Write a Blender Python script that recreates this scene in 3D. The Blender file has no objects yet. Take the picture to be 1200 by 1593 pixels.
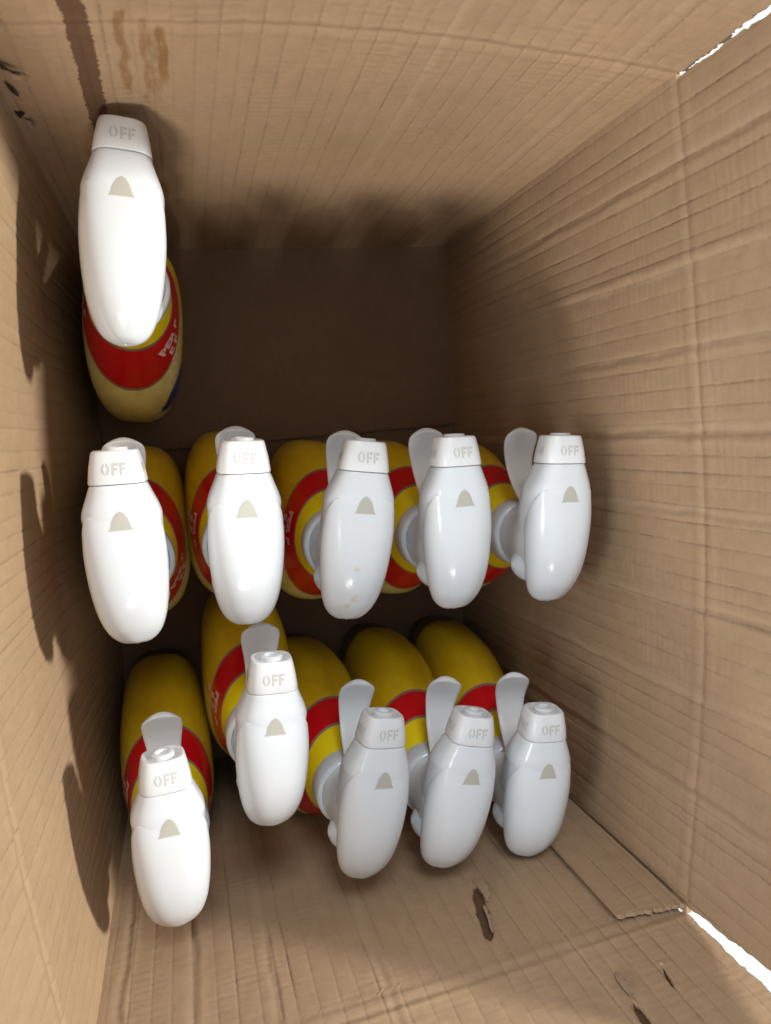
import bpy, math, random
import numpy as np
from mathutils import Matrix, Vector

S = bpy.context.scene
COL = S.collection
random.seed(7)
R = math.radians

# ------------------------------------------------------------------ camera
cam_d = bpy.data.cameras.new('camera')
cam = bpy.data.objects.new('camera', cam_d); COL.objects.link(cam); S.camera = cam
F_PX = 1080.0
cam_d.sensor_fit = 'VERTICAL'; cam_d.sensor_height = 36.0
cam_d.lens = 36.0 * F_PX / 1593.0
cam_d.clip_start = 0.01; cam_d.clip_end = 60
M = Matrix(((0.956303, 0.118014, -0.267503), (-0.088066, 0.988695, 0.121351), (0.2788, -0.092491, 0.955885))).to_4x4()
M.translation = Vector((0, 0, .66))
cam.matrix_world = M
cam_d.dof.use_dof = True; cam_d.dof.focus_distance = .40; cam_d.dof.aperture_fstop = 9.0

# ------------------------------------------------------------------ world and lamps
W = bpy.data.worlds.new('World'); S.world = W; W.use_nodes = True
bg = W.node_tree.nodes['Background']; bg.inputs[0].default_value = (.86, .93, 1, 1); bg.inputs[1].default_value = .50

def lamp(name, target, direction, dist, size, power, color):
    d = bpy.data.lights.new(name, 'AREA'); d.shape = 'DISK'; d.size = size; d.energy = power; d.color = color
    o = bpy.data.objects.new(name, d); COL.objects.link(o)
    v = Vector(direction).normalized(); o.location = Vector(target) + v * dist
    o.rotation_euler = v.to_track_quat('Z', 'Y').to_euler()
    return o
lamp('lamp_right', (0, -.1, .22), (.77, .20, .60), 2.6, .20, 72, (1, .95, .87))
lamp('lamp_front', (.08, .1, .22), (-.24, -.80, .56), 2.6, .45, 37, (1, .95, .86))
lamp('added_highlight_front', (.08, .1, .22), (-.10, -.74, .66), 2.4, .09, 4, (1, .98, .95))  # added small source, only for crisp highlights on the heads
lamp('lamp_left', (.08, -.12, .28), (-.74, -.02, .58), 1.0, .42, 5.0, (.95, .98, 1))
lamp('added_fill_back', (.09, -.2, .3), (.0, .75, .62), 1.8, .6, 11.0, (.93, .97, 1))  # added fill, brightens the front row and front wall

S.view_settings.view_transform = 'Standard'; S.view_settings.look = 'None'
S.view_settings.exposure = .2; S.view_settings.gamma = 1
S.cycles.max_bounces = 8

# ------------------------------------------------------------------ material helpers
def mat(name, color=(.8, .8, .8), rough=.5, **kw):
    m = bpy.data.materials.new(name); m.use_nodes = True
    b = m.node_tree.nodes['Principled BSDF']
    b.inputs['Base Color'].default_value = (*color, 1); b.inputs['Roughness'].default_value = rough
    for k, v in kw.items(): b.inputs[k.replace('_', ' ')].default_value = v
    return m, m.node_tree, b
def N(nt, t, **kw):
    n = nt.nodes.new(t)
    for k, v in kw.items(): setattr(n, k, v)
    return n
def mth(nt, op, a, b=None, c=None, clamp=False):
    n = N(nt, 'ShaderNodeMath', operation=op, use_clamp=clamp)
    for i, x in enumerate((a, b, c)):
        if x is None: continue
        if isinstance(x, (int, float)): n.inputs[i].default_value = x
        else: nt.links.new(x, n.inputs[i])
    return n.outputs[0]
def mixc(nt, fac, a, b, mode='MIX'):
    n = N(nt, 'ShaderNodeMix', data_type='RGBA', blend_type=mode)
    for i, x in ((0, fac), (6, a), (7, b)):
        if isinstance(x, (int, float)): n.inputs[i].default_value = x
        elif isinstance(x, tuple): n.inputs[i].default_value = (*x, 1)
        else: nt.links.new(x, n.inputs[i])
    return n.outputs[2]
def noise(nt, vec, scale, detail=3, rough=.5):
    n = N(nt, 'ShaderNodeTexNoise'); n.inputs['Scale'].default_value = scale
    n.inputs['Detail'].default_value = detail; n.inputs['Roughness'].default_value = rough
    nt.links.new(vec, n.inputs['Vector']); return n.outputs['Fac']
def ramp(nt, fac, lo, hi, a=0.0, b=1.0):
    n = N(nt, 'ShaderNodeMapRange', clamp=True)
    nt.links.new(fac, n.inputs[0])
    for i, v in enumerate((lo, hi, a, b)): n.inputs[i + 1].default_value = v
    return n.outputs[0]
def mapping(nt, src, scale):
    n = N(nt, 'ShaderNodeMapping'); n.inputs['Scale'].default_value = scale
    nt.links.new(src, n.inputs['Vector']); return n.outputs[0]

# cardboard: paper fibres, washboard ripple of the flutes, score marks, stains
def cardboard(name, base=(.375, .256, .155), ripple=.22):
    m, nt, b = mat(name, base, .82)
    b.inputs['Specular IOR Level'].default_value = .25
    uv = N(nt, 'ShaderNodeTexCoord').outputs['UV']
    broad = noise(nt, uv, 9, 4, .6)
    mott = noise(nt, mapping(nt, uv, (1, .45, 1)), 150, 4, .65)
    fib = noise(nt, mapping(nt, uv, (.22, 1, 1)), 1100, 3, .6)
    fine = noise(nt, uv, 2600, 2, .6)
    c = mixc(nt, ramp(nt, broad, .3, .7), tuple(x * .90 for x in base), tuple(x * 1.08 for x in base))
    c = mixc(nt, ramp(nt, mott, .35, .7, 0, .38), c, tuple(x * .74 for x in base))
    c = mixc(nt, ramp(nt, fib, .5, .75, 0, .30), c, tuple(min(1, x * 1.32) for x in base))
    c = mixc(nt, ramp(nt, fine, .62, .8, 0, .45), c, tuple(x * .55 for x in base))
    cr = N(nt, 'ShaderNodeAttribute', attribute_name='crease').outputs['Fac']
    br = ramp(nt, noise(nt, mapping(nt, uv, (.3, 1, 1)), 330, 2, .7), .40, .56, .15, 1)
    c = mixc(nt, mth(nt, 'MULTIPLY', mth(nt, 'MULTIPLY', cr, br), .45, clamp=True), c, tuple(x * .36 for x in base))  # crease lines darkened in the colour: crushed paper plus groove shade
    rub = N(nt, 'ShaderNodeAttribute', attribute_name='rub').outputs['Fac']
    c = mixc(nt, mth(nt, 'MULTIPLY', rub, .16, clamp=True), c, (.48, .37, .255))
    tape_rip_shade = N(nt, 'ShaderNodeAttribute', attribute_name='tape_rip_shade').outputs['Fac']  # masks the dark brown strip and the shade painted inside the rips
    tp = ramp(nt, mth(nt, 'ADD', tape_rip_shade, mth(nt, 'MULTIPLY', mth(nt, 'SUBTRACT', noise(nt, uv, 260, 4, .6), .5), .8)), .42, .52)
    c = mixc(nt, mth(nt, 'MULTIPLY', tp, .92), c, (.105, .052, .028))
    drip = N(nt, 'ShaderNodeAttribute', attribute_name='drip').outputs['Fac']
    dr = ramp(nt, mth(nt, 'ADD', drip, mth(nt, 'MULTIPLY', mth(nt, 'SUBTRACT', noise(nt, mapping(nt, uv, (1, .22, 1)), 300, 5, .7), .5), 1.9)), .30, .95)
    c = mixc(nt, mth(nt, 'MULTIPLY', dr, .68), c, (.19, .085, .018))
    nt.links.new(c, b.inputs['Base Color'])
    # bump: ripple across the flutes + paper tooth
    wv = N(nt, 'ShaderNodeTexWave', wave_type='BANDS', bands_direction='Y')
    wv.inputs['Scale'].default_value = 62; wv.inputs['Distortion'].default_value = 3.2
    wv.inputs['Detail'].default_value = 2; wv.inputs['Detail Scale'].default_value = 2.2
    nt.links.new(mapping(nt, uv, (.35, 1, 1)), wv.inputs['Vector'])
    patch = ramp(nt, noise(nt, uv, 22, 2), .38, .66)
    h = mth(nt, 'MULTIPLY', mth(nt, 'MULTIPLY', wv.outputs['Fac'], patch), ripple)
    h = mth(nt, 'ADD', h, mth(nt, 'MULTIPLY', mott, .30))
    h = mth(nt, 'ADD', h, mth(nt, 'MULTIPLY', fine, .10))
    bp = N(nt, 'ShaderNodeBump'); bp.inputs['Strength'].default_value = .9; bp.inputs['Distance'].default_value = .0006
    nt.links.new(h, bp.inputs['Height']); nt.links.new(bp.outputs[0], b.inputs['Normal'])
    return m
M_CARD = cardboard('brown corrugated cardboard')
M_CARDR = cardboard('rippled corrugated cardboard', (.345, .236, .146), .18)
M_CARDL = cardboard('smooth yellowish cardboard', (.42, .295, .180), .08)
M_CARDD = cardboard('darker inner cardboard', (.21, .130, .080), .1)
M_RAW = cardboard('torn raw cardboard', (.30, .21, .14), .2)
M_PALE = cardboard('scuffed pale cardboard', (.44, .33, .225), .2)

def plastic(name, col, rough, bumpd=.00005, sss=.15):
    m, nt, b = mat(name, col, rough)
    oc = N(nt, 'ShaderNodeTexCoord').outputs['Object']
    n1 = noise(nt, oc, 420, 3); n2 = noise(nt, oc, 45, 3)
    nt.links.new(ramp(nt, n2, .3, .7, rough * .95, rough * 1.1), b.inputs['Roughness'])
    c = mixc(nt, ramp(nt, n2, .35, .8, 0, .04), col, tuple(x * .9 for x in col))
    inf = N(nt, 'ShaderNodeObjectInfo').outputs['Random']
    sp = ramp(nt, noise(nt, oc, 1500, 2, .7), .74, .80, 0, .3)
    c = mixc(nt, sp, c, (.42, .36, .26))
    nt.links.new(c, b.inputs['Base Color'])
    bp = N(nt, 'ShaderNodeBump'); bp.inputs['Strength'].default_value = .25; bp.inputs['Distance'].default_value = bumpd
    nt.links.new(n1, bp.inputs['Height']); nt.links.new(bp.outputs[0], b.inputs['Normal'])
    return m
M_WHITE = plastic('glossy white plastic', (.67, .72, .77), .18)
M_WHITE2 = plastic('satin white plastic', (.70, .73, .76), .30)
M_ARROW, _, _ = mat('translucent grey plastic', (.45, .45, .40), .4)
M_LETTER, _, _ = mat('grey recess-look lettering', (.52, .53, .51), .5)  # flat plates, grey painted in for the shade of recessed letters
M_TEXT, _, _ = mat('pink white print', (.85, .55, .52), .4)
M_BLUE, _, _ = mat('blue print', (.012, .03, .20), .3)
M_SILVER, _, _ = mat('silver print', (.45, .47, .50), .35)
M_BASE, _, bb = mat('clear bottle foot', (.16, .12, .075), .12)
bb.inputs['Transmission Weight'].default_value = .35

# shrink sleeve: bands by height, a little lower at the back
def sleeve():
    m, nt, b = mat('yellow and red shrink sleeve', (.8, .5, .02), .26)
    sep = N(nt, 'ShaderNodeSeparateXYZ'); oc = N(nt, 'ShaderNodeTexCoord').outputs['Object']
    nt.links.new(oc, sep.inputs[0])
    y, z = mth(nt, 'ADD', sep.outputs[1], .007), sep.outputs[2]
    wob = mth(nt, 'MULTIPLY', mth(nt, 'SUBTRACT', noise(nt, oc, 30, 2), .5), .003)
    up = mth(nt, 'ADD', mth(nt, 'SUBTRACT', z, mth(nt, 'MULTIPLY', y, -.06)), wob)
    lo = mth(nt, 'ADD', mth(nt, 'SUBTRACT', z, mth(nt, 'MULTIPLY', y, .10)), wob)
    e = .0004
    above_u = ramp(nt, up, .1865 - e, .1865 + e); above_u2 = ramp(nt, up, .1845 - e, .1845 + e)
    above_l = ramp(nt, lo, .1575 - e, .1575 + e); above_l2 = ramp(nt, lo, .1555 - e, .1555 + e)
    back = ramp(nt, y, -.030, .008)      # the back panel is printed pale
    body = mixc(nt, back, (.84, .78, .30), (.74, .52, .012))
    streak = noise(nt, mapping(nt, oc, (1, 1, .12)), 160, 3)
    body = mixc(nt, ramp(nt, streak, .4, .8, 0, .35), body, (.50, .30, .01))
    grey = (.22, .20, .17)
    c = mixc(nt, above_l2, body, grey)
    c = mixc(nt, above_l, c, (.62, .006, .010))
    c = mixc(nt, above_u2, c, grey)
    c = mixc(nt, above_u, c, (.86, .67, .008))
    nt.links.new(c, b.inputs['Base Color'])
    w = noise(nt, mapping(nt, oc, (1, 1, .25)), 70, 3)
    bp = N(nt, 'ShaderNodeBump'); bp.inputs['Strength'].default_value = .35; bp.inputs['Distance'].default_value = .0006
    nt.links.new(w, bp.inputs['Height']); nt.links.new(bp.outputs[0], b.inputs['Normal'])
    return m
M_SLEEVE = sleeve()

# ------------------------------------------------------------------ mesh helpers
def mesh(name, V, Fc, material, smooth=True, uv=None, attrs=None, sharp=None):
    me = bpy.data.meshes.new(name)
    me.from_pydata([tuple(v) for v in V], [], [tuple(f) for f in Fc]); me.materials.append(material)
    me.polygons.foreach_set('use_smooth', [smooth] * len(me.polygons))
    if uv is not None:
        l = me.uv_layers.new(name='UVMap'); idx = np.empty(len(me.loops), dtype=np.int32)
        me.loops.foreach_get('vertex_index', idx); l.data.foreach_set('uv', np.asarray(uv, dtype=np.float32)[idx].ravel())
    for k, a in (attrs or {}).items():
        at = me.attributes.new(k, 'FLOAT', 'POINT'); at.data.foreach_set('value', np.asarray(a, dtype=np.float32))
    me.update(); me.validate()
    if sharp: me.set_sharp_from_angle(angle=R(sharp))
    return me
def obj(name, me, parent=None):
    o = bpy.data.objects.new(name, me); COL.objects.link(o)
    if parent: o.parent = parent
    return o
def cr(st, n):
    """Catmull-Rom through station rows"""
    st = np.array(st, float); K = len(st); out = []
    P = np.vstack([2 * st[0] - st[1], st, 2 * st[-1] - st[-2]])
    for q in np.linspace(0, K - 1, n):
        i = min(int(q), K - 2); t = q - i
        a, b, c, d = P[i], P[i + 1], P[i + 2], P[i + 3]
        out.append(.5 * ((2 * b) + (-a + c) * t + (2 * a - 5 * b + 4 * c - d) * t * t + (-a + 3 * b - 3 * c + d) * t ** 3))
    return np.array(out)
def sup(th, e):
    c, s = math.cos(th), math.sin(th)
    return math.copysign(abs(c) ** (2 / e), c), math.copysign(abs(s) ** (2 / e), s)
def rings(RR, cap0=True, cap1=True):
    n = len(RR[0]); V = [p for r in RR for p in r]; Fc = []
    for i in range(len(RR) - 1):
        for j in range(n):
            a = i * n + j; b = i * n + (j + 1) % n
            Fc.append((a, b, b + n, a + n))
    if cap0: Fc.append(tuple(range(n))[::-1])
    if cap1: Fc.append(tuple(range((len(RR) - 1) * n, len(RR) * n)))
    return V, Fc
def join(*parts):
    V, Fc = [], []
    for v, f in parts:
        k = len(V); V += list(v); Fc += [tuple(i + k for i in q) for q in f]
    return V, Fc
def loft_y(st, n=48, m=None, e=None, skew=None, pinch=0):
    """rows: y, halfwidth, ztop, zbot, exponent"""
    rows = cr(st, m) if m else np.array(st, float)
    RR = []
    for k, (y, w, zt, zb, ex) in enumerate(rows):
        w = max(w, .0001); h = max((zt - zb) / 2, .0001); c = (zt + zb) / 2; r = []
        for j in range(n):
            cx, cz = sup(2 * math.pi * (j + .5) / n, ex)
            yy = y + (skew(k / (len(rows) - 1), cz) if skew else 0)
            q = max(0, -cz) ** 1.5 * pinch * min(1, max(0, (h - .0125) / .012))
            r.append((w * cx * (1 - q), yy, c + h * cz))
        RR.append(r)
    return rings(RR)

# ------------------------------------------------------------------ bottle (origin: middle of the foot, +Y is forward)
BODY = [(.004, .0290, .0530, 2.9), (.02, .0315, .0590, 2.9), (.055, .0335, .0640, 2.8), (.10, .0338, .0640, 2.7),
        (.128, .0333, .0600, 2.4), (.150, .0312, .0515, 2.2), (.170, .0280, .0410, 2.1), (.186, .0252, .0320, 2.0),
        (.198, .0222, .0250, 2.0), (.205, .0195, .0200, 2.0)]
def body_rows(z):
    a = np.array(BODY); return [float(np.interp(z, a[:, 0], a[:, i])) for i in (1, 2, 3)]
def body_x(y, z):
    hx, hy, e = body_rows(z); q = min(abs(y / hy), .995)
    return hx * (1 - q ** e) ** (1 / e)

def build_meshes():
    ms = {}
    # body sleeve
    rows = cr([(b[0], b[1], b[2], b[3]) for b in BODY], 44); RR = []
    for z, hx, hy, e in rows:
        r = []
        for j in range(72):
            cx, cy = sup(2 * math.pi * j / 72, e); r.append((hx * cx, hy * cy, z))
        RR.append(r)
    # sleeve starts above the clear foot
    RRb = [r for r in RR if r[0][2] >= .030]
    ms['body'] = mesh('body', *rings(RRb), M_SLEEVE)
    foot = []
    for z, hx, hy, e in ((.0, .024, .044, 2.6), (.0005, .0275, .0555, 2.8), (.004, .0296, .0575, 2.9), (.020, .0312, .0588, 2.9), (.0340, .0322, .0605, 2.85)):
        foot.append([(hx * sup(2 * math.pi * j / 72, e)[0], hy * sup(2 * math.pi * j / 72, e)[1], z) for j in range(72)])
    ms['foot'] = mesh('foot', *rings(foot), M_BASE)
    # collar
    prof = [(.0190, .2035), (.0232, .2040), (.0240, .2060), (.0240, .2195), (.0232, .2215), (.0212, .2222), (.0205, .2205), (.0195, .2205), (.0185, .2235), (.012, .2245)]
    RR = [[(r * math.cos(2 * math.pi * j / 64), r * math.sin(2 * math.pi * j / 64), z) for j in range(64)] for r, z in prof]
    ms['collar'] = mesh('collar', *rings(RR), M_WHITE, sharp=50)
    # neck shroud between collar and head
    sh = [(.2205, .0202, -.0275, .0135), (.2225, .0198, -.0272, .0132), (.228, .0192, -.0272, .0135), (.236, .0190, -.0285, .017), (.245, .0192, -.0305, .024), (.256, .0192, -.031, .030)]
    RR = []
    for z, hx, y0, y1 in cr(sh, 16):
        RR.append([(hx * sup(2 * math.pi * j / 40, 2.3)[0], (y0 + y1) / 2 + (y1 - y0) / 2 * sup(2 * math.pi * j / 40, 2.3)[1], z) for j in range(40)])
    lobe = []
    for k in range(13):        # round boss on each side under the head
        a = math.pi * k / 12; rr = math.sin(a)
        lobe.append([(-.0197 * math.cos(a), -.0245 + .0140 * rr * math.cos(2 * math.pi * j / 24) + .0001, .2395 + .0150 * rr * math.sin(2 * math.pi * j / 24)) for j in range(24)])
    ms['neck'] = mesh('neck', *rings(RR), M_WHITE2); ms['boss'] = mesh('boss', *rings(lobe), M_WHITE)
    # head: inner housing (tapered front) and the outer cover
    hs = [(.0470, .0138, .2762, .2508, 3.2), (.0465, .0147, .2768, .2500, 3.2), (.0400, .0172, .2774, .2470, 3.1), (.0340, .0195, .2780, .2440, 3.0), (.0290, .0207, .2781, .2415, 2.9), (.0240, .0206, .2780, .2385, 2.7),
          (.0120, .0203, .2775, .2310, 2.6), (.0000, .0194, .2765, .2255, 2.5), (-.010, .0180, .2750, .2235, 2.4), (-.0200, .0165, .2725, .2265, 2.4), (-.0280, .0140, .2680, .2340, 2.4), (-.0340, .0120, .2640, .2440, 2.4)]
    ms['sprayer_head'] = mesh('sprayer_head', *loft_y(hs, 56, 44, pinch=.06), M_WHITE)
    cv = [(.0300, .0200, .2772, .2472, 2.9), (.0302, .0209, .27765, .2466, 2.9), (.0280, .0212, .2780, .2462, 2.8), (.0150, .0216, .2790, .2452, 2.7), (.0000, .0210, .2790, .2440, 2.5), (-.0140, .0197, .2776, .2432, 2.4),
          (-.0260, .0178, .2745, .2432, 2.3), (-.0360, .0150, .2700, .2442, 2.2), (-.0430, .0116, .2650, .2462, 2.1), (-.0475, .0074, .2608, .2492, 2.0), (-.0495, .0035, .2570, .2520, 2.0), (-.0499, .0005, .2548, .2540, 2.0)]
    def skew(t, cz):
        d = max(0, .75 - cz) / 1.75
        return -.040 * d ** .8 * (1 - t) ** 1.5
    nub = rings([[(r * math.cos(2 * math.pi * j / 8), -.0480 - q, .2535 + r * math.sin(2 * math.pi * j / 8)) for j in range(8)] for q, r in ((0, .0008), (.0022, .0007), (.0028, .0004))])
    ms['cover'] = mesh('cover', *loft_y(cv, 64, 60, skew=skew, pinch=.60), M_WHITE); ms['nub'] = mesh('moulding_nub', *nub, M_WHITE)
    def top_z(y):
        a = np.array([(c[0], c[2]) for c in cv[1:]])[::-1]; return float(np.interp(y, a[:, 0], a[:, 1]))
    def cov_z(x, y):
        a = np.array([(c[0], c[1], c[2], c[3], c[4]) for c in cv[1:]])[::-1]
        w, zt, zb, e = [float(np.interp(y, a[:, 0], a[:, i])) for i in (1, 2, 3, 4)]
        return (zt + zb) / 2 + (zt - zb) / 2 * (1 - min(.99, abs(x / w)) ** e) ** (1 / e)
    # arrow mark: rounded bell triangle, a thin inset plate
    outl = [(x, y + .0155) for x, y in [(-.0060, .0070), (-.0050, .0082), (-.0043, .0110), (-.0033, .0138), (-.0019, .0160), (0, .0170), (.0019, .0160), (.0033, .0138), (.0043, .0110), (.0050, .0082), (.0060, .0070)]]
    V, Fc = [], []
    for x, y in outl: V.append((x, y, max(cov_z(x, y), .27795) + .00022)); V.append((x, .0225, cov_z(x, .0225) + .00022))
    for i in range(len(outl) - 1): Fc.append((2 * i, 2 * i + 1, 2 * i + 3, 2 * i + 2))
    ms['arrow_mark'] = mesh('arrow_mark', V, Fc, M_ARROW, False)
    V2 = [(x * 1.10, (y - .0275) * 1.10 + .0274, z - .0001) for x, y, z in V]
    ms['arrow_recess'] = mesh('arrow_recess', V2, Fc, M_LETTER, False)
    # nozzle
    nz = [(.0475, .0134, .2758, .2512, 3.2), (.0476, .0146, .2770, .2500, 3.4), (.0485, .0148, .2772, .2498, 3.4), (.0560, .0138, .2764, .2510, 3.4), (.0640, .0122, .2752, .2524, 3.4), (.0655, .0117, .2746, .2530, 3.3), (.0660, .0110, .2738, .2538, 3.2)]
    VF = loft_y(nz, 56)
    RRn = [VF[0][-56:]]
    cz = .2638
    for r, y in ((.0098, .0660), (.0092, .0658), (.0086, .0645), (.0066, .0643), (.0064, .0672), (.0058, .0676), (.0040, .0676), (.0036, .0655), (.0012, .0654)):
        RRn.append([(r * math.cos(2 * math.pi * (j + .5) / 56), y, cz + r * math.sin(2 * math.pi * (j + .5) / 56)) for j in range(56)])
    Vn, Fn = VF; Fn = Fn[:-1]
    ms['nozzle'] = mesh('nozzle', *join((Vn, Fn), rings(RRn, False, True)), M_WHITE2, sharp=35)
    # lettering: stencil letters laid on the nozzle faces
    def nz_sec(y):
        a = np.array(nz[2:6]); return [float(np.interp(y, a[:, 0], a[:, i])) for i in (1, 2, 3, 4)]
    def strokes(word):
        polys = []; x = 0
        for ch in word:
            if ch == 'O':
                for s in (-1, 1):
                    arc = [(s * (.30 + .0) - s * 0 , 0)]
                    o = [(.5 + s * (.12 + .34 * math.sin(math.pi * (k / 6))), k / 6) for k in range(7)]
                    i_ = [(.5 + s * (.07 + .16 * math.sin(math.pi * (k / 6))), .10 + .80 * k / 6) for k in range(7)]
                    for k in range(6): polys.append([(x + p[0], p[1]) for p in (o[k], o[k + 1], i_[k + 1], i_[k])])
                x += 1.18
            else:
                L = {'F': [[(0, 0), (.24, 0), (.24, 1), (0, 1)], [(.30, .78), (.72, .78), (.72, 1), (.30, 1)], [(.30, .38), (.62, .38), (.62, .58), (.30, .58)]],
                     'N': [[(0, 0), (.22, 0), (.22, 1), (0, 1)], [(.62, 0), (.84, 0), (.84, 1), (.62, 1)], [(.27, .75), (.27, 1), (.58, .25), (.58, 0)]],
                     'S': [[(0, 0), (.6, 0), (.6, .2), (0, .2)], [(.4, .25), (.62, .25), (.62, .5), (.4, .5)], [(0, .4), (.35, .4), (.35, .6), (0, .6)], [(0, .6), (.2, .6), (.2, .8), (0, .8)], [(0, .82), (.6, .82), (.6, 1), (0, 1)]],
                     'P': [[(0, 0), (.22, 0), (.22, 1), (0, 1)], [(.28, .8), (.66, .8), (.66, 1), (.28, 1)], [(.46, .55), (.66, .55), (.66, .78), (.46, .78)], [(.28, .38), (.66, .38), (.66, .54), (.28, .54)]],
                     'R': [[(0, 0), (.22, 0), (.22, 1), (0, 1)], [(.28, .8), (.66, .8), (.66, 1), (.28, 1)], [(.46, .55), (.66, .55), (.66, .78), (.46, .78)], [(.28, .38), (.66, .38), (.66, .54), (.28, .54)], [(.46, 0), (.70, 0), (.52, .34), (.30, .34)]],
                     'A': [[(0, 0), (.2, 0), (.44, 1), (.28, 1)], [(.58, 0), (.78, 0), (.5, 1), (.46, .84)], [(.24, .2), (.52, .2), (.48, .36), (.28, .36)]],
                     'Y': [[(.28, 0), (.50, 0), (.50, .48), (.28, .48)], [(0, 1), (.22, 1), (.38, .54), (.26, .50)], [(.56, 1), (.78, 1), (.52, .50), (.40, .54)]]}[ch]
                for p in L: polys.append([(x + a, b) for a, b in p])
                x += {'F': .86, 'N': 1.02, 'S': .8, 'P': .84, 'R': .88, 'A': .94, 'Y': .9}[ch]
        return [[(a - (x - .15) / 2, b - .5) for a, b in p] for p in polys]
    def lettering(side):
        V, Fc = [], []
        def put(polys, sc, fn):
            for p in polys:
                # subdivide nothing: letters are tiny
                k = len(V)
                for a, b in p: V.append(fn(a * sc[0], b * sc[1]))
                Fc.append(tuple(range(k, k + len(p))))
        def top(a, b):
            y = .0560 + b; w, zt, zb, e = nz_sec(y)
            return (a, y, (zt + zb) / 2 + (zt - zb) / 2 * (1 - min(.98, abs(a / w)) ** e) ** (1 / e) + .00016)
        def left(a, b):
            y = .0560 + b; w, zt, zb, e = nz_sec(y); c = (zt + zb) / 2; h = (zt - zb) / 2
            z = c + a
            return (-(w * (1 - min(.98, abs(a / h)) ** e) ** (1 / e) + .00016), y, z)
        def right(a, b):
            x, y, z = left(-a, b); return (-x, y, z)
        put(strokes('OFF'), (.0046, .0066), top)
        put(strokes(side), (.0042 if side == 'ON' else .0030, .0052), left)
        put(strokes('SPRAY' if side == 'ON' else 'ON'), (.0030 if side == 'ON' else .0042, .0052), right)
        return mesh('lettering', V, Fc, M_LETTER, False)
    ms['letter_on'] = lettering('ON'); ms['letter_spray'] = lettering('SPRAY')
    # trigger: concave paddle
    path = [(.008, .2420, .0100, .0070), (.016, .2290, .0100, .0068), (.025, .2175, .0098, .0064), (.034, .2100, .0100, .0060), (.044, .2062, .0108, .0058), (.053, .2065, .0121, .0058), (.0600, .2090, .0126, .0056), (.0640, .2110, .0114, .0052), (.0663, .2124, .0080, .0044), (.0671, .2130, .0030, .0030)]
    P = cr(path, 40); RR = []
    for i, (y, z, w, th) in enumerate(P):
        a = P[max(i - 1, 0)]; b = P[min(i + 1, len(P) - 1)]; t = np.array([b[0] - a[0], b[1] - a[1]]); t /= np.linalg.norm(t); nn = (-t[1], t[0])
        r = []
        for j in range(32):
            cx, cz = sup(2 * math.pi * (j + .5) / 32, 3.0)
            q = cx * w; d = cz * th / 2 + .0030 * (cx * cx) * (0.5 if cz > 0 else 1.0) * min(1, w / .010)
            r.append((q, y + nn[0] * d, z + nn[1] * d))
        RR.append(r)
    ms['trigger'] = mesh('trigger', *rings(RR), M_WHITE2)
    # sleeve print
    def text_mesh(s):
        V, Fc = [], []
        for line, y0, z0, h in (('PER P', -.031, .1690, .0072), ('E F', -.0275, .1585, .0072), ('B', -.030, .1480, .0072)):
            cu = bpy.data.curves.new('print', 'FONT'); cu.body = line; cu.size = h * 1.4; cu.resolution_u = 2; cu.offset = .00045
            to = bpy.data.objects.new('print', cu); COL.objects.link(to)
            dg = bpy.context.evaluated_depsgraph_get(); me = to.evaluated_get(dg).to_mesh()
            vs = [tuple(v.co) for v in me.vertices]; fs = [tuple(p.vertices) for p in me.polygons]
            to.evaluated_get(dg).to_mesh_clear(); bpy.data.objects.remove(to); bpy.data.curves.remove(cu)
            k = len(V)
            for x, y, _ in vs:
                yy = y0 + x if s > 0 else -(y0 + .004) - x - .012; zz = z0 + y
                V.append((s * (body_x(yy, zz) + .0005), yy, zz))
            Fc.extend([tuple(i + k for i in f) for f in fs])
        return mesh('label_print', V, Fc, M_TEXT, False)
    ms['label_print'] = text_mesh(1); ms['label_print_b'] = text_mesh(-1)
    def patch(name, s, m, fn, off, zc=.098, yc=-.040, ry=.0220, rz=.026):
        V, Fc = [], []; n, k = 40, 8
        for i in range(k + 1):
            for j in range(n):
                a = 2 * math.pi * j / n; q = i / k * fn
                yy = yc + ry * q * math.cos(a); zz = zc + rz * q * math.sin(a)
                V.append((s * (body_x(yy, zz) + off), yy, zz))
        for i in range(k):
            for j in range(n): Fc.append((i * n + j, i * n + (j + 1) % n, (i + 1) * n + (j + 1) % n, (i + 1) * n + j))
        return mesh(name, V, Fc, m)
    for sd, sf in ((1, ''), (-1, '_b')):
        ms['emblem_rim' + sf] = patch('emblem_rim', sd, M_SILVER, 1.0, .0005)
        ms['emblem' + sf] = patch('emblem', sd, M_BLUE, .88, .0008)
        V, Fc = [], []      # short white stroke in the emblem
        pts = [(-.053, .098), (-.050, .102), (-.048, .099), (-.047, .092), (-.049, .088), (-.052, .089)]
        for y, z in pts:
            for dz in (0, .0022): V.append((sd * (body_x(y, z) + .0011), y, z + dz))
        for i in range(len(pts) - 1): Fc.append((2 * i, 2 * i + 1, 2 * i + 3, 2 * i + 2))
        ms['emblem_stroke' + sf] = mesh('emblem_stroke', V, Fc, M_TEXT, False)
    return ms
MS = build_meshes()
NECK_BACK = .007     # the neck sits behind the middle of the head
for _k in ('body', 'foot', 'collar', 'label_print', 'label_print_b', 'emblem_rim', 'emblem_rim_b', 'emblem', 'emblem_b', 'emblem_stroke', 'emblem_stroke_b'):
    MS[_k].transform(Matrix.Translation((0, -NECK_BACK, 0)))
for _k in ('sprayer_head', 'cover', 'nub', 'arrow_mark', 'arrow_recess', 'nozzle', 'letter_on', 'letter_spray'):
    MS[_k].transform(Matrix.Diagonal((1, .95, 1, 1)))

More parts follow.
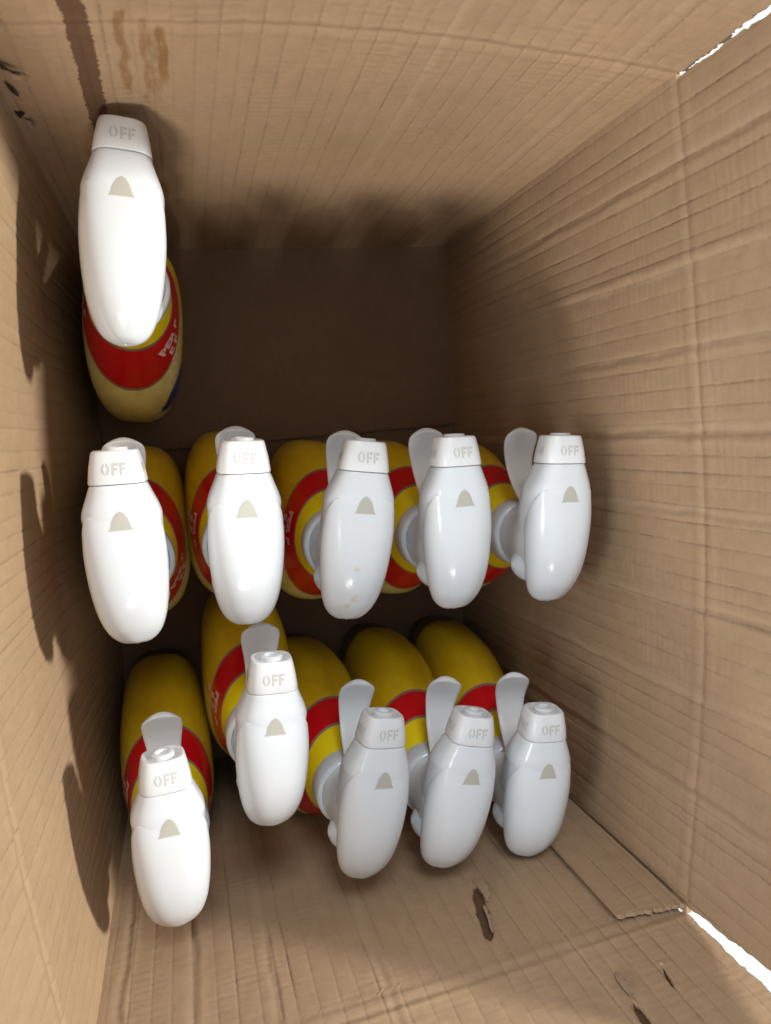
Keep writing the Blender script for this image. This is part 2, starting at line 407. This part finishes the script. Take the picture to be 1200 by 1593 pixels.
def make_bottle():
    t = bpy.data.objects.new('spray_bottle', None); COL.objects.link(t); t.empty_display_size = .03
    b = obj('body', MS['body'], t)
    for nm in ('label_print', 'emblem_rim', 'emblem', 'emblem_stroke'):
        for sf in (('', '_b') if nm == 'label_print' else ('',)):
            q = obj(nm, MS[nm + sf], b)
            if nm == 'label_print': q['kind'] = 'stuff'
    obj('foot', MS['foot'], t); obj('collar', MS['collar'], t); nk = obj('neck', MS['neck'], t); obj('boss', MS['boss'], nk)
    obj('sprayer_head', MS['sprayer_head'], t)
    c = obj('cover', MS['cover'], t); obj('arrow_mark', MS['arrow_mark'], c); obj('arrow_recess', MS['arrow_recess'], c); obj('moulding_nub', MS['nub'], c)
    n = obj('nozzle', MS['nozzle'], t); obj('lettering', MS['letter_on'], n)['kind'] = 'stuff'
    obj('trigger', MS['trigger'], t)
    return t
def dup(root):
    r = root.copy(); COL.objects.link(r)
    for ch in list(root.children):
        c = ch.copy(); COL.objects.link(c); c.parent = r
        for g in list(ch.children):
            d = g.copy(); COL.objects.link(d); d.parent = c
    return r

HN = .262   # height at which the neck axis positions were measured
# neck x, y at head height; yaw of head; foot x, y; side lettering; label
BOT = [
 (-.0177, .1040, -6.5, -.0270, .0885, 'ON', 'yellow spray bottle standing alone in the back left corner, its red band and print showing'),
 (-.0368, -.0621, -1.6, -.0360, -.0530, 'ON', 'leftmost spray bottle of the middle row, its trigger hidden under the nozzle'),
 (.0278, -.0627, -3.7, .0300, -.0440, 'ON', 'spray bottle whose rounded head end covers the next bottle\'s trigger tip'),
 (.0920, -.0688, -9.8, .0950, -.0600, 'ON', 'middle spray bottle of the middle row, white head smudged with tan dirt'),
 (.1568, -.0721, -2.1, .1600, -.0670, 'ON', 'second spray bottle from the right in the middle row of five'),
 (.2264, -.0777, -5.0, .2240, -.0730, 'ON', 'rightmost spray bottle of the middle row, closest to the right cardboard wall'),
 (-.0340, -.2355, -2.0, -.0450, -.2350, 'SPRAY', 'spray bottle in the front left corner, whole trigger visible above its nozzle'),
 (.0290, -.1890, -5.0, .0270, -.1780, 'SPRAY', 'spray bottle set further back than its neighbours, trigger tip under another head'),
 (.0865, -.2370, -12.0, .0700, -.2400, 'SPRAY', 'middle spray bottle of the front row, wide white collar beside yellow ring'),
 (.1425, -.2465, -14.5, .1475, -.2420, 'SPRAY', 'most twisted spray bottle, head end above the rip in the cardboard wall'),
 (.1992, -.2555, -7.5, .2210, -.2460, 'SPRAY', 'rightmost spray bottle of the front row, beside the glued cardboard tab'),
]
proto = make_bottle()
for i, (nx, ny, yaw, fx, fy, side, lab) in enumerate(BOT):
    o = proto if i == 0 else dup(proto)
    z0 = 0.0 if i == 0 else -.0035
    ax = Vector((nx - fx, ny - fy, HN - z0)).normalized()
    q = Vector((0, 0, 1)).rotation_difference(ax)
    o.rotation_mode = 'QUATERNION'
    o.rotation_quaternion = q @ Matrix.Rotation(R(yaw), 3, 'Z').to_quaternion()
    o.location = (fx, fy, z0)
    o['label'] = lab; o['category'] = 'spray bottle'; o['group'] = 'yellow spray bottles standing in the box'
    for ch in o.children:
        if ch.name.startswith('nozzle'):
            ta = R((2, -3, 1, -1.5, 2.5, -2, 3, -1, 2, -2.5, 1)[i]); c_ = .2638
            ch.rotation_euler = (0, ta, 0); ch.location = (-math.sin(ta) * c_, 0, c_ - math.cos(ta) * c_)
    if side == 'SPRAY':
        for ch in o.children:
            for g in ch.children:
                if g.name.startswith('lettering'): g.data = MS['letter_spray']

# the head smudged with dried tan dirt
M_DIRTY = M_WHITE.copy(); M_DIRTY.name = 'glossy white plastic with tan smudge'
_n = M_DIRTY.node_tree; _b = _n.nodes['Principled BSDF']; _src = _b.inputs['Base Color'].links[0].from_socket
_oc = N(_n, 'ShaderNodeTexCoord').outputs['Object']; _m = None
for (cx_, cy_, rr) in ((.000, -.031, .010), (-.004, -.036, .007), (-.002, -.012, .006)):
    vd = N(_n, 'ShaderNodeVectorMath', operation='DISTANCE'); _n.links.new(mapping(_n, _oc, (1, 1, 0)), vd.inputs[0]); vd.inputs[1].default_value = (cx_, cy_, 0)
    q_ = ramp(_n, vd.outputs['Value'], 0, rr, .5, 0); _m = q_ if _m is None else mth(_n, 'MAXIMUM', _m, q_)
_k = ramp(_n, mth(_n, 'MULTIPLY', _m, noise(_n, _oc, 330, 5, .7)), .16, .26, 0, .55)
_n.links.new(mixc(_n, _k, _src, (.55, .45, .30)), _b.inputs['Base Color'])
for ch in list(bpy.data.objects):
    if ch.name.startswith('cover') and ch.parent and 'smudged' in str(ch.parent.get('label', '')):
        ch.data = ch.data.copy(); ch.data.materials[0] = M_DIRTY

# ------------------------------------------------------------------ cardboard box
box = bpy.data.objects.new('cardboard_box', None); COL.objects.link(box)
box['label'] = 'open brown corrugated cardboard box with torn upright flaps holding the spray bottles'; box['category'] = 'cardboard box'
RIM = .332
C = dict(TL=(-.062, .172), TR=(.270, .170), BR=(.257, -.304), BL=(-.081, -.3025))
def smooth_noise(x, seed, f):
    rs = np.random.RandomState(seed); tab = rs.rand(4096); q = x * f; i = np.floor(q).astype(int); t = q - i; t = t * t * (3 - 2 * t)
    return tab[i % 4096] * (1 - t) + tab[(i + 1) % 4096] * t
def n2(x, y, seed, fx, fy):
    rs = np.random.RandomState(seed); tab = rs.rand(256, 256)
    a = x * fx; b = y * fy; i = np.floor(a).astype(int); j = np.floor(b).astype(int); t = a - i; u = b - j
    t = t * t * (3 - 2 * t); u = u * u * (3 - 2 * u); g = lambda p, q: tab[p % 256, q % 256]
    return (g(i, j) * (1 - t) + g(i + 1, j) * t) * (1 - u) + (g(i, j + 1) * (1 - t) + g(i + 1, j + 1) * t) * u

class Wall:
    """inner face from corner a to corner b (inside on the left-hand normal given by nin)"""
    def __init__(s, a, b, bulge, seed, bands=(), peak=.5, zs=lambda z: z, lean=0.0, bamp=.95):
        s.a = np.array(a, float); s.b = np.array(b, float); s.L = np.linalg.norm(s.b - s.a); s.u = (s.b - s.a) / s.L
        s.n = np.array([-s.u[1], s.u[0]]); s.bulge = bulge; s.seed = seed; s.bands = bands; s.peak = peak; s.zs = zs; s.lean = lean; s.bamp = bamp
        cen = np.array([.1, -.07])
        if (cen - s.a) @ s.n < 0: s.n = -s.n
        rs = np.random.RandomState(seed); s.lines = []; q = .004
        while q < s.L - .003:
            s.lines.append((q, rs.choice([.45, 1.0, .7]))); q += .0062 + rs.rand() * .0040 if rs.rand() < .3 else .0098 + rs.rand() * .0030
    def pos(s, S_, Z, disp):
        q = np.clip(S_ / s.L, 0, 1); p = s.peak
        sh = np.where(q < p, np.sin(q / p * math.pi / 2), np.cos((q - p) / (1 - p) * math.pi / 2))
        t = np.clip(s.zs(np.maximum(Z, 0) / RIM), 0, 1.5)
        off = -s.bulge * sh * t - s.lean * np.maximum(0, Z - RIM) + disp
        P = s.a[:, None, None] + s.u[:, None, None] * S_[None] + s.n[:, None, None] * off[None]
        return np.stack([P[0], P[1], Z], -1)
    def relief(s, S_, Z):
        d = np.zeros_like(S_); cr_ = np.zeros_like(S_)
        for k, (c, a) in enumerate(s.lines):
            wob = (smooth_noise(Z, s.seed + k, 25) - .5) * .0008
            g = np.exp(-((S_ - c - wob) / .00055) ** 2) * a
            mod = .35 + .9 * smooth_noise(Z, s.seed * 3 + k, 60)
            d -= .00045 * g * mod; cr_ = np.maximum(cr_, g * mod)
        for k in range(len(s.lines) - 1):
            c0, c1 = s.lines[k][0], s.lines[k + 1][0]; q = (S_ - c0) / (c1 - c0)
            d += np.where((q > 0) & (q < 1), 4 * q * (1 - q), 0) * (.00012 + .00045 * smooth_noise(Z + k * 3.1, s.seed, 9)) * (.6 if s.bamp > 1 else .4)
        rub = np.zeros_like(S_)
        for c, w, a in s.bands:
            wob = (smooth_noise(Z, int(c * 1e4), 40) - .5) * .0022 + (smooth_noise(Z, int(c * 1e4) + 5, 160) - .5) * .0008
            x = (S_ - c - wob) / w; d += a * x * np.exp(-x * x) * s.bamp; rub = np.maximum(rub, np.exp(-((x + .9 * np.sign(a)) / .8) ** 2))
        d += .0016 * (n2(S_, Z, s.seed, 14, 11) - .5) + .0007 * (n2(S_, Z, s.seed + 9, 45, 30) - .5) + .00022 * (n2(S_, Z, s.seed + 4, 170, 320) - .5)
        return d, cr_, rub

def panel(name, w, s0, s1, z0, z1, ds, dz, material, extra=None, attr=None, thick=.004, off=0.0, parent=box):
    ns = int(w.L / ds) + 2; nz_ = int(((RIM if callable(z1) else z1) - z0) / dz) + 2
    U, T = np.meshgrid(np.linspace(0, 1, ns), np.linspace(0, 1, nz_))
    Z = z0 + ((z1(U) if callable(z1) else z1) - z0) * T
    a = s0(Z) if callable(s0) else s0; b = s1(Z) if callable(s1) else s1
    S_ = a + (b - a) * U
    d, cr_, rub = w.relief(S_, Z)
    d = d + off
    if extra is not None: d = d + extra(S_, Z)
    P = w.pos(S_, Z, d); Q = w.pos(S_, Z, np.zeros_like(S_) + off - thick)
    at = dict(crease=cr_, rub=rub, tape_rip_shade=np.zeros_like(S_), drip=np.zeros_like(S_))
    if attr:
        for k, v in attr(S_, Z).items(): at[k] = v
    V = P.reshape(-1, 3); n = ns * nz_
    idx = np.arange(n).reshape(nz_, ns)
    q = np.stack([idx[:-1, :-1], idx[:-1, 1:], idx[1:, 1:], idx[1:, :-1]], -1).reshape(-1, 4)
    # outer face shares its border with the inner one
    jz = np.unique(np.linspace(0, nz_ - 1, 9).astype(int)); QO = Q[jz].reshape(-1, 3); K = len(jz)
    oi = n + np.arange(K * ns).reshape(K, ns)
    oq = np.stack([oi[:-1, :-1], oi[1:, :-1], oi[1:, 1:], oi[:-1, 1:]], -1).reshape(-1, 4).tolist()
    oq += np.stack([idx[0, :-1], oi[0, :-1], oi[0, 1:], idx[0, 1:]], -1).tolist() + np.stack([idx[-1, 1:], oi[-1, 1:], oi[-1, :-1], idx[-1, :-1]], -1).tolist()
    for k in range(K - 1):
        oq.append([int(oi[k, -1])] + [int(oi[k + 1, -1])] + [int(i) for i in idx[jz[k]:jz[k + 1] + 1, -1][::-1]])
        oq.append([int(oi[k + 1, 0])] + [int(oi[k, 0])] + [int(i) for i in idx[jz[k]:jz[k + 1] + 1, 0]])
    AV = np.vstack([V, QO]); AF = q.tolist() + oq
    suv = np.stack([S_, Z], -1); UV = np.vstack([suv.reshape(-1, 2), suv[jz].reshape(-1, 2)])
    UV = UV + w.seed * .37
    ex = len(AV) - n
    me = mesh(name, AV.tolist(), AF, material, True, UV, {k: np.concatenate([v.ravel(), np.zeros(ex)]) for k, v in at.items()}, sharp=60)
    return obj(name, me, parent)

def seg_dist(S_, Z, p, q):
    p = np.array(p); q = np.array(q); d = q - p; L2 = d @ d
    t = ((S_ - p[0]) * d[0] + (Z - p[1]) * d[1]) / L2; tc = np.clip(t, 0, 1)
    return np.hypot(S_ - p[0] - d[0] * tc, Z - p[1] - d[1] * tc), t

w_top = Wall(C['TL'], C['TR'], .0095, 11, bands=((.205, .003, .0004), (.30, .003, .0005)), zs=lambda t: t ** .8)
w_right = Wall(C['TR'], C['BR'], .016, 23, peak=.55, bands=((.045, .0035, .0007), (.095, .004, -.0009), (.143, .0035, .0006), (.190, .004, .0014), (.236, .003, .0006), (.292, .0035, .0011), (.345, .003, .0006), (.402, .004, -.0010)), zs=lambda t: t ** .8, bamp=1.7)
w_bot = Wall(C['BL'], C['BR'], .002, 37, bands=((.013, .003, .0012), (.052, .0035, .0010), (.095, .003, .0009), (.155, .003, .0008), (.262, .003, .0004)), zs=lambda t: t)
w_left = Wall(C['TL'], C['BL'], .020, 53, peak=.55, bands=((.40, .003, .0003),), zs=lambda t: np.clip(t * 2.2, 0, 1) ** .8)

def rimcrease(z): return lambda S_, Z: -.0004 * np.exp(-((Z - RIM) / .0024) ** 2) + .0004 * np.exp(-((Z - RIM + np.sign(RIM - z) * -.0045) / .0022) ** 2)
def top_attr(S_, Z):
    s = S_ - .0   # s measured from the left corner
    c = .0405 + (RIM - Z) * .0 + (smooth_noise(Z, 5, 60) - .5) * .002
    tape_rip_shade = np.clip(1.25 - np.abs(S_ - c) / .0062, 0, 1) * (Z > .22)
    drip = np.zeros_like(S_)
    for cc, ww, zt, zb, g in ((.0575, .0030, .345, .262, .85), (.0660, .0022, .340, .250, .70), (.0735, .0030, .332, .272, 1.0), (.0700, .0050, .328, .255, .55)):
        e = np.clip(1.15 - ((S_ - cc - (smooth_noise(Z, int(cc * 1e4), 90) - .5) * .003) / ww) ** 2, 0, 1)
        drip = np.maximum(drip, g * e * np.clip((zt - Z) / .004, 0, 1) * np.clip((Z - zb) / .02, 0, 1))
    return dict(tape_rip_shade=tape_rip_shade, drip=drip)
def right_attr(S_, Z):
    return dict(rub=np.maximum(np.exp(-(((S_ - .188) / .004) ** 2 + ((Z - .322) / .006) ** 2)), w_right.relief(S_, Z)[2]))
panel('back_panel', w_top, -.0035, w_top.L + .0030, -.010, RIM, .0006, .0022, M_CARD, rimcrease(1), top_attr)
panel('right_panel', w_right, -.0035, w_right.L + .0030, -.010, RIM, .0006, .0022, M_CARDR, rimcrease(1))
def rip(S_, Z):
    o = rimcrease(1)(S_, Z) * 1
    d, t = seg_dist(S_, Z, (.150 + .081, .262), (.1385 + .081, .310)); jag = (smooth_noise(Z, 77, 300) - .5) * .0012
    w = .0042 * np.sqrt(np.clip(1 - (2 * t - 1) ** 2, 0, 1)) + jag
    return o - .0034 * np.clip((w - d) / .0006, 0, 1)
panel('front_panel', w_bot, -.0035, lambda Z: w_bot.L + .0030 - .0065 * (Z > .321), -.010, RIM, .0006, .0015, M_CARDR, rip, lambda S_, Z: dict(tape_rip_shade=.85 * np.clip(-(rip(S_, Z) - rimcrease(1)(S_, Z)) / .0022, 0, 1)))  # torn board in the slit coloured darker to deepen its shade
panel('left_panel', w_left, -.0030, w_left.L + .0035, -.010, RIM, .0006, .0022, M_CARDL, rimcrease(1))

FT = .455
def jagged(seed, amp): return lambda Z: (smooth_noise(Z, seed, 260) - .5) * amp + (smooth_noise(Z, seed + 1, 900) - .5) * amp * .8
j1, j2, j3 = jagged(3, .0040), jagged(8, .0012), jagged(15, .0012)
w_top.lean = .012; w_right.lean = .012; w_bot.lean = .012; w_left.lean = .03
def rimcrease2(S_, Z): return -.0004 * np.exp(-((Z - RIM) / .0024) ** 2) + .0004 * np.exp(-((Z - RIM - .0045) / .0022) ** 2)
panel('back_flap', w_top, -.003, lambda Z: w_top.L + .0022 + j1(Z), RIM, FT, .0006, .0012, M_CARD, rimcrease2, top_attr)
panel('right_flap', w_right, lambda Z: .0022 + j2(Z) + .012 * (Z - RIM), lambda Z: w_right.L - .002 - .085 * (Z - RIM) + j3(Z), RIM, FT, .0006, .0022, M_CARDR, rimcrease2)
def rip2(S_, Z):
    o = rimcrease2(S_, Z)
    for p, q, wd in (((.1885 + .081, .376), (.186 + .081, .402), .0026), ((.2165 + .081, .363), (.2130 + .081, .377), .0012)):
        d, t = seg_dist(S_, Z, p, q)
        w = wd * np.sqrt(np.clip(1.05 - (2 * t - 1) ** 2, 0, 1)) + (smooth_noise(Z, 71, 400) - .5) * .0008
        o = o - .0034 * np.clip((w - d) / .0006, 0, 1)
    return o
panel('front_flap', w_bot, -.003, lambda Z: w_bot.L - .0015 - .0 * (Z - RIM) + j2(Z), RIM, FT, .0006, .0012, M_CARD, rip2, lambda S_, Z: dict(tape_rip_shade=.85 * np.clip(-(rip2(S_, Z) - rimcrease2(S_, Z)) / .0022, 0, 1)))  # flap slits get shade painted into their colour too
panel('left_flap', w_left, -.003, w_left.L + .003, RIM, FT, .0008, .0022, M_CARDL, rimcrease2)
# folded tab glued on the inside of the front panel
w_tab = Wall(C['BL'], C['BR'], .002, 41, zs=lambda t: t)
w_tab.lines = [(w_bot.L - .014, .7), (w_bot.L - .029, .8), (w_bot.L - .005, .5)]
def tabtop(U): return .322 + .003 * (U - .5) * 2 + (smooth_noise(U, 9, 24) - .5) * .002 + .008
panel('glue_tab', w_tab, w_bot.L - .043, w_bot.L - .0025, -.008, tabtop, .0006, .003, M_CARDR, None, thick=.0022, off=.0052)

# floor panels (two bottom flaps, one lapped over the other)
def slab(name, pts, z1, z0, m):
    k = len(pts); V = [(x, y, z1) for x, y in pts] + [(x, y, z0) for x, y in pts]
    Fc = [tuple(range(k))] + [tuple(range(2 * k - 1, k - 1, -1))] + [(i, i + k, (i + 1) % k + k, (i + 1) % k) for i in range(k)]
    me = mesh(name, V, Fc, m, False, uv=[(v[0], v[1]) for v in V], attrs=dict(crease=[0] * 2 * k, rub=[0] * 2 * k, tape_rip_shade=[0] * 2 * k, drip=[0] * 2 * k))
    return obj(name, me, box)
def floor_sheet(name, x0, x1, x2, x3, y0, y1, ztop, zbot, seed):
    nx, ny = 160, 90
    U, T = np.meshgrid(np.linspace(0, 1, nx), np.linspace(0, 1, ny))
    Y = y0 + (y1 - y0) * T; X = (x0 + (x3 - x0) * T) * (1 - U) + (x1 + (x2 - x1) * T) * U
    Z = ztop - .0008 * np.exp(-((np.mod(Y + .003, .0225) - .011) / .0012) ** 2) * .4 + .0010 * (n2(X + 1, Y + 1, seed, 18, 18) - .5)
    Z = np.minimum(Z, ztop)
    n = nx * ny; idx = np.arange(n).reshape(ny, nx)
    q = np.stack([idx[:-1, :-1], idx[:-1, 1:], idx[1:, 1:], idx[1:, :-1]], -1).reshape(-1, 4).tolist()
    bi = np.concatenate([idx[0, :], idx[1:, -1], idx[-1, :-1][::-1], idx[1:-1, 0][::-1]]); m = len(bi)
    V = np.stack([X, Y, Z], -1).reshape(-1, 3); B = V[bi].copy(); B[:, 2] = zbot
    q += [[int(bi[i]), n + i, n + (i + 1) % m, int(bi[(i + 1) % m])] for i in range(m)] + [[n + i for i in range(m)][::-1]]
    V = np.vstack([V, B]); K = len(V)
    return obj(name, mesh(name, V.tolist(), q, M_CARDD, True, V[:, :2] + 2.0, {k: np.zeros(K) for k in ('crease', 'rub', 'tape_rip_shade', 'drip')}, sharp=50), box)
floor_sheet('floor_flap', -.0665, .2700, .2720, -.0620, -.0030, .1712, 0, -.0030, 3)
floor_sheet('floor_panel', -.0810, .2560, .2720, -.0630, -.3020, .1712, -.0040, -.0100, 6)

# torn paper peeling off round the rips
def peel(name, x, y, z, pts, curl, m, ang=0):
    """ragged scrap: pts in (s, z) about its root edge; curl lifts it toward the inside (+Y)"""
    n = len(pts); V = []; ca, sa = math.cos(ang), math.sin(ang)
    for k, (a, b) in enumerate(pts):
        lift = curl * (max(0, a) / .006) ** 1.5
        V.append((x + a * ca - b * sa, y + .0006 + lift, z + a * sa + b * ca))
    cx = sum(v[0] for v in V) / n; cz = sum(v[2] for v in V) / n; cy = sum(v[1] for v in V) / n + .0004
    V2 = V + [(cx, cy, cz)] + [(v[0], v[1] - .0004, v[2]) for v in V] + [(cx, cy - .0004, cz)]
    Fc = [(i, (i + 1) % n, n) for i in range(n)] + [((i + 1) % n + n + 1, i + n + 1, 2 * n + 1) for i in range(n)] + [(i, i + n + 1, (i + 1) % n + n + 1, (i + 1) % n) for i in range(n)]
    K = len(V2)
    return obj(name, mesh(name, V2, Fc, m, False, uv=[(v[0], v[2]) for v in V2], attrs=dict(crease=[0] * K, rub=[0] * K, tape_rip_shade=[0] * K, drip=[0] * K)), box)
Y0 = -.3035
peel('torn_scrap', .1500, Y0, .268, [(0, -.009), (.0012, -.0125), (.0018, -.010), (.0034, -.0115), (.0036, -.007), (.0052, -.0055), (.0046, -.001), (.0056, .002), (.0040, .005), (.0042, .009), (.0018, .0105), (.0012, .014), (0, .011), (.0006, .003)], .0030, M_RAW)
peel('torn_scrap', .1440, Y0, .292, [(0, -.008), (.0010, -.0095), (.0022, -.006), (.0018, -.002), (.0028, .001), (.0016, .006), (.0020, .009), (.0006, .015), (0, .010), (.0005, .002)], .0030, M_RAW, .2)
peel('torn_scrap', .1905, Y0 - .0006, .366, [(-.0020, -.004), (-.0008, -.008), (.0002, -.0065), (.0012, -.0095), (.0022, -.005), (.0016, -.002), (.0026, .001), (.0014, .004), (.0018, .007), (-.0006, .0065), (-.0018, .008), (-.0024, .002)], .0022, M_RAW)
peel('torn_scrap', .2170, Y0 - .0012, .3615, [(-.0010, -.0010), (.0004, -.0022), (.0014, -.0004), (.0008, .0012), (-.0004, .0008)], .0014, M_PALE)
def torn_left(name, x, y, z, pts, lift, m):
    V = [(x + a * .65, y + c * lift, z + b * .8) for a, b, c in pts]; n = len(V)
    V2 = V + [(v[0], v[1] + .0005, v[2]) for v in V]
    Fc = [tuple(range(n)), tuple(range(2 * n - 1, n - 1, -1))] + [(i, i + n, (i + 1) % n + n, (i + 1) % n) for i in range(n)]
    return obj(name, mesh(name, V2, Fc, m, False, uv=[(v[0], v[2]) for v in V2], attrs=dict(crease=[0] * 2 * n, rub=[0] * 2 * n, tape_rip_shade=[0] * 2 * n, drip=[0] * 2 * n)), box)
M_DARK, _, _ = mat('dark packing_tape', (.020, .016, .022), .35)
torn_left('tape_scrap', -.0555, .1708, .304, [(-.004, .006, 0), (.001, .004, .5), (.0045, .001, 1), (.009, -.002, .6), (.004, -.0025, .3), (-.002, -.001, .2)], -.003, M_DARK)
torn_left('tape_scrap', -.0560, .1712, .280, [(-.004, .012, 0), (.0005, .006, .3), (.002, -.001, .5), (.0005, -.004, .2), (-.003, .002, .1)], -.002, M_DARK)
torn_left('tape_scrap', -.0590, .1712, .256, [(-.0025, .006, 0), (.0005, .0045, .3), (.0050, .0055, .5), (.0018, .001, .4), (-.0004, -.004, .2), (-.0022, .001, .1)], -.002, M_DARK)
torn_left('torn_scrap', -.0520, .1708, .2985, [(-.004, .001, 0), (.002, .0015, .5), (.008, -.003, 1), (.003, -.0025, .4), (-.003, -.004, .2)], -.004, M_PALE)
torn_left('torn_scrap', -.0565, .1710, .249, [(-.002, .004, 0), (.003, .006, .6), (.004, .000, .8), (.002, -.005, .5), (-.002, -.004, .1)], -.004, M_PALE)

# ------------------------------------------------------------------ ground under the box
M_GROUND, gn, gb = mat('pale floor', (.82, .86, .88), .5)
gc = N(gn, 'ShaderNodeTexCoord').outputs['Object']
gn.links.new(mixc(gn, ramp(gn, noise(gn, gc, 14, 5), .35, .7, 0, .5), (.52, .60, .62), (.44, .52, .55)), gb.inputs['Base Color'])
g = obj('ground', mesh('ground', [(-4, -4, -.0105), (4, -4, -.0105), (4, 4, -.0105), (-4, 4, -.0105)], [(0, 1, 2, 3)], M_GROUND, False))
g['kind'] = 'structure'
